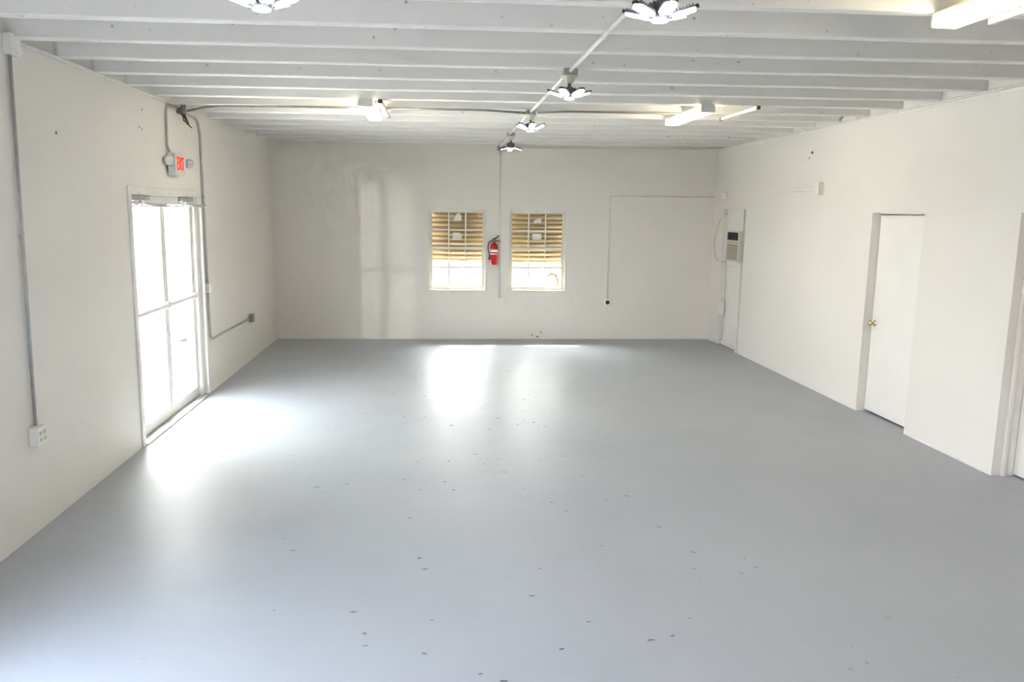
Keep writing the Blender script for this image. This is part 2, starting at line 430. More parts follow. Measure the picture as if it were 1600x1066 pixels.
# ------------------------------------------------------------------ right wall doors
def knob(mb, x, y, z):
    mb.lathe((x, y, z), (-1, 0, 0), [(0, .032), (.006, .032), (.010, .018), (.028, .012), (.038, .022), (.050, .029), (.062, .027), (.070, .014), (.071, 0)], 24)
d2 = thing('door_2', (XR, 7.645, 0), 'white flush door with brass knob in a recess of the right wall', 'door', kind='structure')
MB().box(XR + .095, XR + .135, RD2[0] + .004, RD2[1] - .004, .022, 2.118, .003).build('door_panel', 'doorpaint', d2)
m = MB(); m.box(XR + .085, XR + .24, RD2[0], RD2[1], 2.128, 2.1395, .002); m.build('door_frame', 'trim', d2)
m = MB(); knob(m, XR + .095, 8.035, .975); m.build('door_knob', 'brass', d2)
d3 = thing('door_3', (XR, 5.45, 0), 'white door at the right edge, set deep behind a moulded jamb', 'door', kind='structure')
MB().box(XR + .185, XR + .225, RD3[0] + .004, RD3[1] - .012, .016, 2.12, .003).build('door_panel', 'doorpaint', d3)
m = MB()
m.box(XR + .075, XR + .105, RD3[1] - .030, RD3[1], 0, 2.15, .004); m.box(XR + .105, XR + .185, RD3[1] - .012, RD3[1], 0, 2.15, .002)
m.box(XR + .075, XR + .105, RD3[0], RD3[0] + .030, 0, 2.15, .004)
m.box(XR + .075, XR + .105, RD3[0] + .030, RD3[1] - .03, 2.12, 2.15, .004)
m.build('door_frame', 'trim', d3)
m = MB(); knob(m, XR + .185, RD3[0] + .075, .975); m.build('door_knob', 'brass', d3)

# boarded doorway in the far corner
d4 = thing('door_4', (XR, 12.06, 0), 'boarded white doorway in the far right corner that holds the air conditioner', 'door', kind='structure')
bx = XR + .085
m = MB(); m.box(bx, bx + .03, RC[0] + .235, RC[1] - .002, .004, RC[3] - .002); m.build('board', 'doorpaint', d4)
m = MB()
m.box(bx - .022, bx, RC[0] + .24, RC[0] + .33, .05, 2.09, .003)
m.box(bx - .024, bx, RC[0] + .24, RC[1] - .004, 2.085, RC[3] - .004, .004)
m.box(bx - .018, bx, RC[0] + .33, RC[1] - .18, 1.925, 1.955, .004)
m.box(bx - .018, bx, RC[0] + .33, RC[1] - .14, 1.26, 1.29, .004)
m.box(bx - .03, bx, RC[0] + .24, RC[1] - .004, .004, .05, .006)
m.build('batten', 'trim', d4)
# patch of plaster at its near foot
m = MB()
m.lathe((XR + .02, 11.66, .001), (0, 0, 1), [(0, .045), (.02, .05), (.045, .035), (.06, .012), (.062, 0)], 9)
tag(m.build('plaster_lump', 'plaster'), 'lump of white plaster at the near foot of the boarded doorway', 'plaster')
m = MB(); m.tube([(XR + .045, 12.50, .035), (XR - .03, 12.66, .024)], .022, 12)
tag(m.build('pipe_stub', 'conduit_white'), 'short white pipe stub on the floor at the far right corner', 'pipe')

# air conditioner
ay0, ay1, az0, az1, axf = 11.72, 12.24, 1.375, 1.845, XR - .040
ac = thing('air_conditioner', (bx - .05, (ay0 + ay1) / 2, az0), 'cream window air conditioner set in the boarded corner doorway', 'air conditioner')
m = MB(); m.box(axf + .012, bx - .001, ay0, ay1, az0, az1, .01)
m.build('housing', 'ac', ac)
m = MB()
m.box(axf, axf + .014, ay0, ay0 + .03, az0, az1, .004); m.box(axf, axf + .014, ay1 - .03, ay1, az0, az1, .004)
m.box(axf, axf + .014, ay0 + .03, ay1 - .03, az1 - .02, az1, .004); m.box(axf, axf + .014, ay0 + .03, ay1 - .03, az0, az0 + .025, .004)
m.box(axf, axf + .014, ay0 + .03, ay1 - .03, az1 - .165, az1 - .14, .004); m.box(axf - .002, axf + .014, ay0 + .03, ay1 - .03, az1 - .20, az1 - .182, .004)
bez = m.build('bezel', 'ac', ac)
m = MB(); m.box(axf + .009, axf + .013, ay0 + .03, ay1 - .03, az1 - .14, az1 - .02); vent = m.build('air_outlet', 'ac_dark', ac)
m = MB()
for k in range(9):
    yy = ay0 + .06 + k * .047
    m.box(axf + .001, axf + .009, yy, yy + .005, az1 - .135, az1 - .025)
for k in range(3): m.box(axf + .003, axf + .009, ay0 + .035, ay1 - .035, az1 - .115 + k * .035, az1 - .110 + k * .035)
m.build('louver', 'led_tip', vent)
m = MB(); m.box(axf + .006, axf + .0125, ay0 + .03, ay1 - .03, az0 + .025, az1 - .20)
for k in range(17):
    z = az0 + .034 + k * .0148
    m.box(axf + .0005, axf + .007, ay0 + .034, ay1 - .034, z, z + .007)
m.build('grille', 'grille', ac)
m = MB(); m.box(axf + .004, axf + .0125, ay0 + .05, ay1 - .05, az1 - .18, az1 - .166, .001); m.build('control_strip', 'grille', ac)
m = MB(); m.box(axf + .03, bx - .001, ay0 - .02, ay1 + .02, az0 - .03, az0 - .002, .004); m.build('shelf_bracket', 'trim', ac)

# ------------------------------------------------------------------ far windows
def window(idx, W, label, stick):
    x0, x1, z0, z1 = W
    r = thing('window_%d' % idx, ((x0 + x1) / 2, YB, z0), label, 'window', kind='structure')
    ya, yb = YB + .055, YB + .115
    f = .028
    m = MB()
    m.box(x0, x0 + f, ya, yb, z0, z1, .003); m.box(x1 - f, x1, ya, yb, z0, z1, .003)
    m.box(x0 + f, x1 - f, ya, yb, z1 - f, z1, .003); m.box(x0 + f, x1 - f, ya, yb, z0, z0 + .034, .003)
    m.build('window_frame', 'vinyl', r)
    m = MB()
    m.box(x0 - .012, x1 + .012, YB - .006, YB + .055, z0 - .006, z0 + .004, .002)
    m.build('window_sill', 'vinyl', r)
    m = MB()
    m.box(x0 - .013, x0 + .004, YB - .008, YB + .02, z0, z1 + .012, .003); m.box(x1 - .004, x1 + .013, YB - .008, YB + .02, z0, z1 + .012, .003)
    m.box(x0 + .004, x1 - .004, YB - .008, YB + .02, z1 - .004, z1 + .012, .003)
    m.build('window_trim', 'trim', r)
    zm = 1.487
    for (b0, b1, yy, nm) in ((zm - .012, z1 - f, YB + .090, 'upper'), (z0 + .034, zm + .022, YB + .068, 'lower')):
        st = .030 if nm == 'lower' else .020
        m = MB(); xa, xb = x0 + f, x1 - f
        m.box(xa, xa + st, yy - .011, yy + .011, b0, b1, .002); m.box(xb - st, xb, yy - .011, yy + .011, b0, b1, .002)
        m.box(xa + st, xb - st, yy - .011, yy + .011, b1 - (.044 if nm == 'lower' else .022), b1, .002)
        m.box(xa + st, xb - st, yy - .011, yy + .011, b0, b0 + (.030 if nm == 'lower' else .026), .002)
        sash = m.build('sash', 'vinyl', r)
        gx0, gx1, gz0, gz1 = xa + st, xb - st, b0 + .026, b1 - .022
        m = MB()
        for k in (1, 2):
            xm = gx0 + (gx1 - gx0) * k / 3; w = .012 if nm == 'upper' else .008
            m.box(xm - w, xm + w, yy - .006, yy + .006, gz0, gz1, .002)
        zmid = (gz0 + gz1) / 2
        m.box(gx0, gx1, yy - .0055, yy + .0055, zmid - .011, zmid + .011, .002)
        m.build('muntin', 'vinyl', sash)
        MB().box(gx0 - .004, gx1 + .004, yy - .002, yy + .002, gz0 - .004, gz1 + .004).build('glass_pane', 'glass', sash)
        if nm == 'upper':
            for poly in stick:
                MB().prism([(px, yy - .0045, pz) for px, pz in poly], (0, .002, 0)).build('sticker', 'paper', sash)
    return r
window(1, W1, 'left of the two far windows, its sun-bright lower half under a tan shutter', [
    [(.265, 1.93), (.395, 1.93), (.395, 2.01), (.36, 2.055), (.31, 2.035), (.285, 1.985)],
    [(.245, 1.625), (.40, 1.625), (.405, 1.70), (.36, 1.735), (.26, 1.735)]])
window(2, W2, 'right of the two far windows, a dry plant showing in its lower corner', [
    [(1.575, 1.905), (1.70, 1.905), (1.70, 1.985), (1.64, 1.98), (1.575, 1.945)],
    [(1.555, 1.635), (1.705, 1.635), (1.705, 1.735), (1.555, 1.735)]])

def shutter(x0, x1, zb, label):
    r = thing('roller_shutter', ((x0 + x1) / 2, YB + .33, zb), label, 'shutter', 'tan roller shutters outside the far windows')
    m = MB(); pitch = .0745; y = YB + .25; n = int((2.30 - zb) / pitch)
    prof = []
    for k in range(n):
        for t in range(8):
            a = t / 8
            prof.append((y - .024 * math.sin(a * math.pi) ** 0.8 if a < 0.75 else y - .024 * math.sin(.75 * math.pi) ** .8 * (1 - (a - .75) / .25), zb + (k + a) * pitch))
    prof.append((y, zb + n * pitch))
    front = [[m.bm.verts.new((x, a, b)) for a, b in prof] for x in (x0, x1)]
    back = [[m.bm.verts.new((x, a + .006, b)) for a, b in prof] for x in (x0, x1)]
    for A in (front, back):
        for k in range(len(prof) - 1): m.bm.faces.new([A[0][k], A[1][k], A[1][k + 1], A[0][k + 1]]).smooth = True
    for s_ in (0, 1):
        for k in range(len(prof) - 1): m.bm.faces.new([front[s_][k], back[s_][k], back[s_][k + 1], front[s_][k + 1]])
    m.build('curtain', 'shutter', r)
    MB().box(x0, x1, y - .018, y + .012, zb - .03, zb + .004, .003).build('bottom_bar', 'shutter', r)
    for xa, xb, xx in ((x0 - .04, x0 + .012, x0 - .03), (x1 - .012, x1 + .04, x1 + .01)):
        m = MB(); m.box(xa, xb, y - .03, y + .03, .70, 2.32, .003)
        for zz in (.9, 2.2): m.box(xx, xx + .02, YB + .2, y - .03, zz, zz + .03)
        m.build('guide_rail', 'vinyl', r)
    m = MB(); m.box(x0 - .04, x1 + .04, YB + .201, YB + .46, 2.30, 2.55, .02); m.build('hood', 'shutter', r)
shutter(W1[0] - .08, W1[1] + .08, 1.30, 'tan ribbed roller shutter half down outside the left far window')
shutter(W2[0] - .08, W2[1] + .08, 1.285, 'tan ribbed roller shutter half down outside the right far window')

# dry plant outside
pl = thing('garden_plant', (2.2, 14.3, -.05), 'dry plant with an arched brown stem outside the right far window', 'plant')
m = MB()
pts = [(2.24, 14.3, -.05), (2.25, 14.3, .45), (2.14, 14.3, .72), (2.185, 14.3, .83), (2.165, 14.3, .93), (2.11, 14.3, .99), (2.05, 14.3, .985), (2.0, 14.3, .95)]
m.tube(pts, lambda t: .040 - .018 * t + .006 * math.sin(t * 40), 8, .05)
m.tube([(2.24, 14.3, .3), (2.30, 14.32, .8), (2.27, 14.3, 1.15), (2.22, 14.28, 1.32)], lambda t: .016 - .010 * t, 6, .1)
m.tube([(2.20, 14.3, .3), (2.02, 14.3, .62), (1.97, 14.3, .83)], lambda t: .022 - .015 * t, 6, .1)
m.build('stem', 'bark', pl)
m = MB()
for k in range(46):
    if k < 16: c = Vector((2.05 + random.uniform(-.02, .12), 14.3 + random.uniform(-.05, .05), .985 + random.uniform(-.02, .035)))
    else:
        c = Vector((2.235 + random.uniform(-.06, .10), 14.3 + random.uniform(-.10, .10), random.uniform(1.08, 1.36)))
    a = random.uniform(0, 6.28); b = random.uniform(-.6, .8); L = random.uniform(.035, .075); w = L * .32
    d = Vector((math.cos(a) * math.cos(b), math.sin(a) * math.cos(b), math.sin(b))); sd = d.cross(Vector((0, 0, 1))).normalized() * w; up = d.cross(sd).normalized() * .002
    m.prism([c, c + d * L * .5 + sd, c + d * L, c + d * L * .5 - sd], up)
m.build('foliage', 'leaf', pl)

tr = thing('glare_block_tree', (3.0, 15.8, -.13), 'leafy tree added outside, out of view, to dim glare from the right far window', 'tree')  # added out of view to block low sky behind the right window
m = MB(); m.tube([(3.0, 15.8, -.13), (3.02, 15.78, 1.2), (2.9, 15.75, 2.6)], lambda t: .11 - .05 * t, 10, .3); m.build('trunk', 'bark', tr)
m = MB()
for k in range(2200):
    a = random.uniform(0, 6.28); b = math.asin(random.uniform(-1, 1)); q = 1.25 * random.random() ** .4
    c = Vector((2.55 + q * math.cos(a) * math.cos(b), 15.8 + q * math.sin(a) * math.cos(b), 2.62 + q * math.sin(b)))
    d = Vector((random.gauss(0, 1), random.gauss(0, 1), random.gauss(0, .6))).normalized(); L = random.uniform(.10, .18)
    sd = d.cross(Vector((0, 0, 1))).normalized() * L * .3; up = d.cross(sd).normalized() * .002
    m.prism([c, c + d * L * .5 + sd, c + d * L, c + d * L * .5 - sd], up)
m.build('foliage', 'leaf', tr)

# ------------------------------------------------------------------ conduits and boxes
def clip(m, x, y, z, axis):
    if axis == 'x': m.box(x, x + .02, y - .02, y + .02, z - .006, z + .006)
def outlet(name, c, n, w, h, d, label, style, mat='plate', boxmat='plate', group=None):
    """surface box at wall point c with inward normal n"""
    n = Vector(n); u = Vector((0, 0, 1)).cross(n).normalized(); R3 = Matrix((u, Vector((0, 0, 1)), n)).transposed()
    t = thing(name, c, label, 'outlet' if 'outlet' in name else 'box', group)
    c = Vector(c)
    MB().obox(c + n * (d / 2), (w * .94, h * .94, d), R3, .004).build('back_box', boxmat, t)
    pl_ = MB().obox(c + n * (d + .004), (w, h, .008), R3, .003).build('cover_plate', mat, t)
    q = c + n * (d + .008)
    def sl(du, dz, sw, sh, nm='slot', mt='slot', th=.002):
        MB().obox(q + u * du + Vector((0, 0, dz)) + n * (th / 2), (sw, sh, th), R3, .0006).build(nm, mt, pl_)
    if style == 'round':
        m = MB(); m.lathe(q - n * .001, n, [(0, .034), (.006, .034), (.008, .030), (.008, 0)], 24); m.build('socket', 'black', t)
        m = MB(); m.lathe(q + n * .007, n, [(0, .012), (.002, .012), (.002, 0)], 16); m.build('socket_core', 'slot', t)
    elif style == 'duplex':
        for dz in (.023, -.023):
            m = MB(); m.lathe(q + Vector((0, 0, dz)) - n * .001, n, [(0, .0165), (.004, .0165), (.0045, .015), (.0045, 0)], 20); rc = m.build('receptacle', 'plate', t)
            for du in (-.006, .006): MB().obox(q + u * du + Vector((0, 0, dz + .003)) + n * .0042, (.0022, .008, .0012), R3).build('slot', 'slot', rc)
    elif style == 'double':
        for du in (-.027, .027):
            for dz in (.021, -.021):
                MB().obox(q + u * du + Vector((0, 0, dz)) + n * .002, (.03, .026, .004), R3, .002).build('receptacle', 'cable' if boxmat == 'plate' else 'lamp_grey', pl_)
    elif style == 'switch':
        MB().obox(q + n * .002, (.024, .05, .004), R3, .001).build('switch_plate', 'plate', pl_)
        MB().obox(q + n * .007, (.009, .018, .012), R3, .002).build('toggle', 'plate', pl_)
    elif style == 'blank':
        for dz in (h * .36, -h * .36):
            m = MB(); m.lathe(q + Vector((0, 0, dz)) - n * .001, n, [(0, .004), (.002, .004), (.0025, 0)], 10); m.build('screw', 'closer', pl_)
    elif style == 'hole':
        m = MB(); m.lathe(q - n * .001, n, [(0, .017), (.0015, .017), (.0015, 0)], 18); m.build('knockout', 'slot', pl_)
    return t
def run(name, pts, r, mat, label, fillet=.06, straps=(), cat='conduit', strapn=None):
    t = thing(name, pts[0], label, cat)
    MB().tube(pts, r, 12, fillet).build('pipe', mat, t)
    for p, ax in straps:
        p = Vector(p); A = {'x': (r * 1.25, 0, 0), 'y': (0, r * 1.25, 0), 'z': (0, 0, r * 1.25)}
        m = MB()
        dd = {'x': Vector((1, 0, 0)), 'y': Vector((0, 1, 0)), 'z': Vector((0, 0, 1))}[ax]
        m.lathe(p - dd * .012, dd, [(0, r * 1.02), (.0, r * 1.35), (.024, r * 1.35), (.024, r * 1.02)], 14)
        m.build('coupling', mat, t)
    return t
wl = XL + .018
# left wall, near drop
run('conduit', [(wl, 5.262, 2.98), (wl, 5.20, .70)], .0105, 'conduit_grey', 'long grey vertical conduit at the left edge down to the low white outlet', straps=[((wl, 5.225, 1.9), 'z')])
outlet('junction_box', (XL, 5.285, 3.045), (1, 0, 0), .125, .13, .04, 'white junction box under the joists at the top left edge', 'blank')
outlet('wall_outlet', (XL, 5.20, .635), (1, 0, 0), .13, .125, .05, 'low white double outlet near the left edge', 'double')
# left wall, top run
run('conduit', [(wl, 5.34, 3.078), (wl, 8.42, 3.078)], .0125, 'conduit_white', 'pale conduit along the top of the left wall under the joist ends', straps=[((wl, 6.7, 3.078), 'y')])
jb = outlet('junction_box', (XL, 8.50, 3.06), (1, 0, 0), .14, .11, .05, 'dark open junction box with loose wires high above the glass door', 'blank', 'box_dark', 'box_dark')
m = MB()
for k in range(3):
    y = 8.44 + k * .05
    m.tube([(XL + .045, y, 3.01), (XL + .065, y + .01, 2.965), (XL + .05 + .012 * k, y + .05, 2.94 - .02 * k), (XL + .075, y + .075 + .03 * k, 2.93 - .02 * k)], .0065, 7, .03)
m.build('wire', 'rubber', jb)
for p0, p1 in (((XL + .03, 8.435, 3.075), (XL + .03, 8.40, 3.075)), ((XL + .03, 8.565, 3.09), (XL + .03, 8.60, 3.09)), ((XL + .03, 8.565, 3.03), (XL + .03, 8.61, 3.03)), ((XL + .05, 8.55, 3.07), (XL + .085, 8.56, 3.07))):
    MB().cyl(p0, p1, .0175).build('connector', 'alu', jb)
run('conduit', [(wl, 8.40, 3.05), (wl, 8.10, 3.04), (wl, 8.07, 2.9), (wl, 8.06, 2.66), (XL + .03, 8.09, 2.612)], .0115, 'conduit_grey', 'short grey conduit from the open junction box down to the exit sign', .11)
run('conduit', [(wl, 8.63, 3.03), (wl, 9.08, 3.025), (wl, 9.17, 2.86), (wl, 9.175, 1.26)], .0125, 'conduit_grey', 'grey conduit dropping beside the glass door from the open junction box', .14, straps=[((wl, 9.175, 2.2), 'z')])
outlet('light_switch', (XL, 9.18, 1.20), (1, 0, 0), .075, .12, .045, 'grey boxed light switch right of the glass door', 'switch', 'plate', 'conduit_grey')
run('conduit', [(wl, 9.185, 1.14), (wl, 9.20, .60), (wl, 11.12, .585)], .0125, 'conduit_grey', 'grey conduit bending from the light switch along the left wall', .10)
outlet('wall_outlet', (XL, 11.19, .585), (1, 0, 0), .12, .115, .05, 'metal double outlet on the left wall near the far corner', 'double', 'box_metal', 'box_metal')
# across the ceiling
yx = 8.285
run('conduit', [(XL + .09, 8.50, zc(XL) - .045), (XL + .35, yx, zc(XL) - .022), (-1.5, yx, zc(-1.5) - .013), (-.735, yx, zc(-.7) - .013)], .011, 'conduit_dark', 'thin shade-darkened conduit under the joists from the left wall to the left tube lamp', .10)
run('conduit', [(-.499, yx, zc(-.5) - .013), (.5, yx, zc(.5) - .014), (.895, yx + .02, zc(.86) - .034)], .011, 'conduit_dark', 'thin shade-darkened conduit between the left tube lamp and the third central bulb', .10)
run('conduit', [(1.015, yx + .02, zc(1) - .03), (1.3, yx, zc(1.3) - .014), (2.505, yx, zc(2.5) - .014)], .011, 'conduit_dark', 'thin shade-darkened conduit between the third central bulb and the right tube lamp', .10)
# central run, box to box
XCc = .955
lampy = [3.495, 5.925, 8.365, 10.805]
zz = lambda x: zc(x) - .014
run('conduit', [(.945, -1.5, zz(.945)), (.945, 3.43, zz(.945))], .0125, 'conduit_white', 'white conduit over the nearest ceiling bulb, running out of view', straps=[((.945, 2.9, zz(.945)), 'y')])
labs = ['white conduit under the joists between the nearest and second central bulbs', 'white conduit under the joists between the second and third central bulbs', 'white conduit under the joists between the third and farthest central bulbs']
for (a, b), lb in zip(zip(lampy, lampy[1:]), labs):
    run('conduit', [(.95, a + .055, zz(.95) - .006), (.95, b - .055, zz(.95) - .006)], .0125, 'conduit_white', lb, straps=[((.95, (a + b) / 2, zz(.95) - .006), 'y')])
run('conduit', [(.965, lampy[-1] + .055, zz(.95) - .006), (1.0, 12.88, zz(1) - .006)], .0125, 'conduit_white', 'white conduit from the farthest bulb to the far wall box')
# far wall
outlet('junction_box', (1.01, YB, 3.075), (0, -1, 0), .115, .075, .05, 'grey junction box at the top of the far wall above the windows', 'blank', 'box_metal', 'box_metal')
run('conduit', [(1.005, YB - .016, 3.036), (1.02, YB - .016, .69)], .0125, 'conduit_white', 'vertical conduit between the two far windows beside the red extinguisher', straps=[((1.012, YB - .016, 1.9), 'z')])
outlet('wall_outlet', (1.025, YB, .635), (0, -1, 0), .095, .115, .05, 'white duplex outlet on the far wall below the gap of the windows', 'duplex')
run('conduit', [(1.07, YB - .014, 3.085), (4.46, YB - .014, zc(4.4) - .022), (XR - .016, 12.80, zc(XR) - .018), (XR - .016, 3.0, zc(XR) - .010)], .0115, 'conduit_white', 'white conduit round the top of the far and right walls', .10)
run('conduit', [(2.812, YB - .013, .665), (2.805, YB - .013, 2.358), (XR - .02, YB - .013, 2.372)], .0105, 'conduit_white', 'thin white conduit on the far wall rising from the black socket to the right corner', .03, straps=[((3.4, YB - .013, 2.363), 'x')])
outlet('wall_outlet', (2.812, YB, .625), (0, -1, 0), .105, .10, .055, 'white box with a round black socket on the far wall', 'round')
# right wall near the corner
outlet('junction_box', (XR, 12.50, 2.395), (-1, 0, 0), .12, .12, .055, 'white junction box above the boarded corner doorway', 'blank')
tag(MB().box(XR - .02, XR, 9.37, 12.44, 2.395, 2.43, .004).build('raceway', 'trim'), 'flat white raceway on the right wall from the corner box', 'raceway')
outlet('junction_box', (XR, 9.29, 2.415), (-1, 0, 0), .14, .145, .06, 'white box at the near end of the flat raceway', 'blank')
outlet('junction_box', (XR - .03, 8.53, zc(XR) + .04), (-1, 0, 0), .10, .105, .04, 'white box with a dark round hole among the joist ends of the right wall', 'hole')
m = MB(); m.tube([(XR - .02, 8.95, zc(XR) + .01), (XR - .035, 8.80, zc(XR) + .075)], .008, 8)
tag(m.build('cable_stub', 'conduit_dark'), 'short dark cable stub sticking up beside the box with the round hole', 'cable')
run('power_cord', [(XR + .04, 12.50, 2.10), (XR - .012, 12.62, 2.03), (XR - .014, 12.80, 1.80), (XR - .014, 12.87, 1.62), (XR - .014, 12.80, 1.43), (XR - .014, 12.66, 1.345), (XR + .03, 12.50, 1.34), (XR + .045, 12.40, 1.352)], .008, 'cable', 'cream power cord looping beside the air conditioner in the corner', .09, cat='cord')
t = run('conduit', [(bx - .018, 12.495, 1.33), (bx - .018, 12.495, .06)], .012, 'conduit_white', 'white conduit in the boarded doorway below the air conditioner', straps=[((bx - .018, 12.495, 1.02), 'z'), ((bx - .018, 12.495, .94), 'z')])
outlet('disconnect_switch', (bx - .03, 12.47, .60), (-1, 0, 0), .11, .23, .05, 'white disconnect box low in the boarded corner doorway', 'blank')

# ------------------------------------------------------------------ fire extinguisher
ex, ey = .915, YB - .085
t = thing('fire_extinguisher', (ex, ey, 1.235), 'red fire extinguisher hung between the two far windows', 'fire extinguisher')
m = MB(); m.lathe((ex, ey, 1.235), (0, 0, 1), [(0, .045), (.006, .058), (.02, .062), (.285, .062), (.315, .055), (.335, .038), (.345, .022), (.36, .020)], 32)
cyl_ = m.build('cylinder', 'red', t)
m = MB()
for a, b in ((.205, .245), (.165, .180)): m.lathe((ex, ey, 1.235), (0, 0, 1), [(a, .0615), (a, .0632), (b, .0632), (b, .0615)], 32)
m.build('label_band', 'label', cyl_)
m = MB(); m.lathe((ex, ey, 1.59), (0, 0, 1), [(0, .020), (.012, .024), (.03, .024), (.045, .014), (.055, .012)], 18); m.lathe((ex, ey - .02, 1.61), (0, -1, 0), [(0, .012), (.014, .014), (.016, 0)], 14)
m.build('valve', 'box_metal', t)
m = MB(); m.prism([(ex - .03, ey - .011, 1.632), (ex + .02, ey - .011, 1.640), (ex + .085, ey - .011, 1.70), (ex + .078, ey - .011, 1.712), (ex + .01, ey - .011, 1.662), (ex - .03, ey - .011, 1.648)], (0, .022, 0)); m.build('lever', 'black', t)
m = MB(); m.prism([(ex - .02, ey - .011, 1.615), (ex + .03, ey - .011, 1.618), (ex + .112, ey - .011, 1.598), (ex + .11, ey - .011, 1.612), (ex + .03, ey - .011, 1.632), (ex - .02, ey - .011, 1.63)], (0, .022, 0)); m.build('carry_handle', 'black', t)
m = MB(); m.tube([(ex - .015, ey, 1.61), (ex - .06, ey, 1.615), (ex - .095, ey - .005, 1.56), (ex - .093, ey - .005, 1.47), (ex - .074, ey - .005, 1.40), (ex - .073, ey - .005, 1.355)], .009, 10, .05)
m.lathe((ex - .073, ey - .005, 1.365), (0, 0, -1), [(0, .010), (.02, .013), (.055, .015), (.056, 0)], 14); m.build('hose', 'rubber', t)
m = MB(); m.box(ex - .02, ex + .02, ey + .06, YB, 1.28, 1.60, .002); m.box(ex - .03, ex + .03, ey + .012, YB - .02, 1.585, 1.592, .002); m.build('wall_bracket', 'box_metal', t)

# ------------------------------------------------------------------ exit sign
sx0, sx1 = XL + .022, XL + .092
t = thing('exit_sign', (XL, 8.22, 2.40), 'red lettered exit sign with two emergency lamp heads above the glass door', 'sign')
hs = MB().box(sx0, sx1, 8.035, 8.360, 2.395, 2.60, .006).build('housing', 'sign', t)
m = MB(); m.box(XL, sx0, 8.15, 8.31, 2.42, 2.58, .004); m.build('mounting_plate', 'sign', t)
cu = bpy.data.curves.new('letters', 'FONT'); cu.body = 'EXIT'; cu.size = .178; cu.extrude = .002; cu.align_x = 'CENTER'; cu.align_y = 'CENTER'; cu.offset = .001
tmp = bpy.data.objects.new('letters_curve', cu); COL.objects.link(tmp)
dg = bpy.context.evaluated_depsgraph_get()
me = bpy.data.meshes.new_from_object(tmp.evaluated_get(dg)); bpy.data.objects.remove(tmp); bpy.data.curves.remove(cu)
R3 = Matrix(((0, 0, 1), (1, 0, 0), (0, 1, 0)))      # text x -> +y, text y -> +z, normal -> +x
for v in me.vertices:
    v.co = R3 @ Vector((v.co.x * .60, v.co.y, v.co.z)) + Vector((sx1 + .002, 8.185, 2.497)) - t.location
me.materials.clear(); me.materials.append(M['exit_red']); me.name = 'letters'
lo = bpy.data.objects.new('letters', me); COL.objects.link(lo); lo.parent = t
for yy, dd, lb in ((7.985, (.55, -.72, -.25), 0), (8.415, (.35, .75, -.35), 1)):
    c = Vector((sx0 + (.022 if lb == 0 else .075), yy, 2.530 if lb == 0 else 2.525)); d = Vector(dd).normalized()
    m = MB(); m.lathe(c - d * .035, d, [(0, 0), (0, .020), (.012, .030), (.045, .046), (.060, .049), (.062, .046)], 22)
    m.cyl(c - Vector((0, 0, .0)) - d * .02, (sx0 + .03, 8.045 if lb == 0 else 8.35, 2.53), .012)
    hd = m.build('lamp_head', 'lamp_grey' if lb == 0 else 'closer', t)
    m = MB(); m.lathe(c + d * .0255, d, [(0, .044), (.004, .042), (.010, .026), (.012, 0)], 22); m.build('lens', 'lens', hd)

# ------------------------------------------------------------------ folding LED bulbs
def led_bulb(loc, npet, rot, label, up=math.radians(20), first=0.0):
    """origin at the underside of the joist; box, lampholder, bulb with hinged panels"""
    x, y, z = loc
    t = thing('led_bulb', loc, label, 'light bulb', 'folding panel LED bulbs under the joists')
    zb = z - .098
    m = MB(); m.lathe((x, y, zb), (0, 0, -1), [(0, .012), (.022, .014), (.03, .026), (.04, .034), (.085, .040), (.10, .036), (.104, 0)], 20)
    for k in range(10):
        a = 2 * math.pi * k / 10
        u = Vector((math.cos(a), math.sin(a), 0)); w = Vector((-u.y, u.x, 0))
        m.obox(Vector((x, y, zb - .064)) + u * .043, (.016, .0025, .06), Matrix((u, w, Vector((0, 0, 1)))).transposed())
    m.build('heat_sink', 'led_body', t)
    m = MB(); m.lathe((x, y, zb - .103), (0, 0, -1), [(0, .036), (.006, .036), (.009, .030), (.009, 0)], 22); m.build('led_disc', 'led', t)
    for k in range(npet):
        a = rot + 2 * math.pi * k / (npet if npet > 3 else 3.0)
        u = Vector((math.cos(a), math.sin(a), 0)); w = Vector((-u.y, u.x, 0)); up_v = Vector((0, 0, 1))
        d = u * math.cos(up) + up_v * math.sin(up); n = -u * math.sin(up) + up_v * math.cos(up)      # n = back of the panel
        R_ = Matrix((d, w, n)).transposed()
        o = Vector((x, y, zb - .092)) + u * .047
        hinge = MB().cyl(o - w * .022, o + w * .022, .006, 10)
        L, W_ = .106, .064
        def outline(l0, l1, w_, c):
            P = []
            for cx_, cy_, a0 in ((l1 - c, w_ / 2 - c, 0), (l0 + c, w_ / 2 - c, 90), (l0 + c, -w_ / 2 + c, 180), (l1 - c, -w_ / 2 + c, 270)):
                for q in range(4):
                    aa = math.radians(a0 + q * 30); P.append((cx_ + c * math.cos(aa), cy_ + c * math.sin(aa)))
            return P
        hinge.prism([o + d * (p + .004) + w * q for p, q in outline(0, L, W_, .018)], n * .010)
        for q in range(6): hinge.obox(o + d * (.03 + .014 * q) + n * .014, (.003, W_ * .8, .010), R_)
        pb = hinge.build('panel', 'led_body', t)
        MB().prism([o + d * (p + .004) + w * q for p, q in outline(.006, L - .006, W_ - .010, .016)], n * -.006).build('diffuser', 'led', pb)
        MB().obox(o + d * (L + .008) + n * .007, (.014, W_ * .42, .014), R_, .003).build('tip', 'led_tip', pb)
    return t
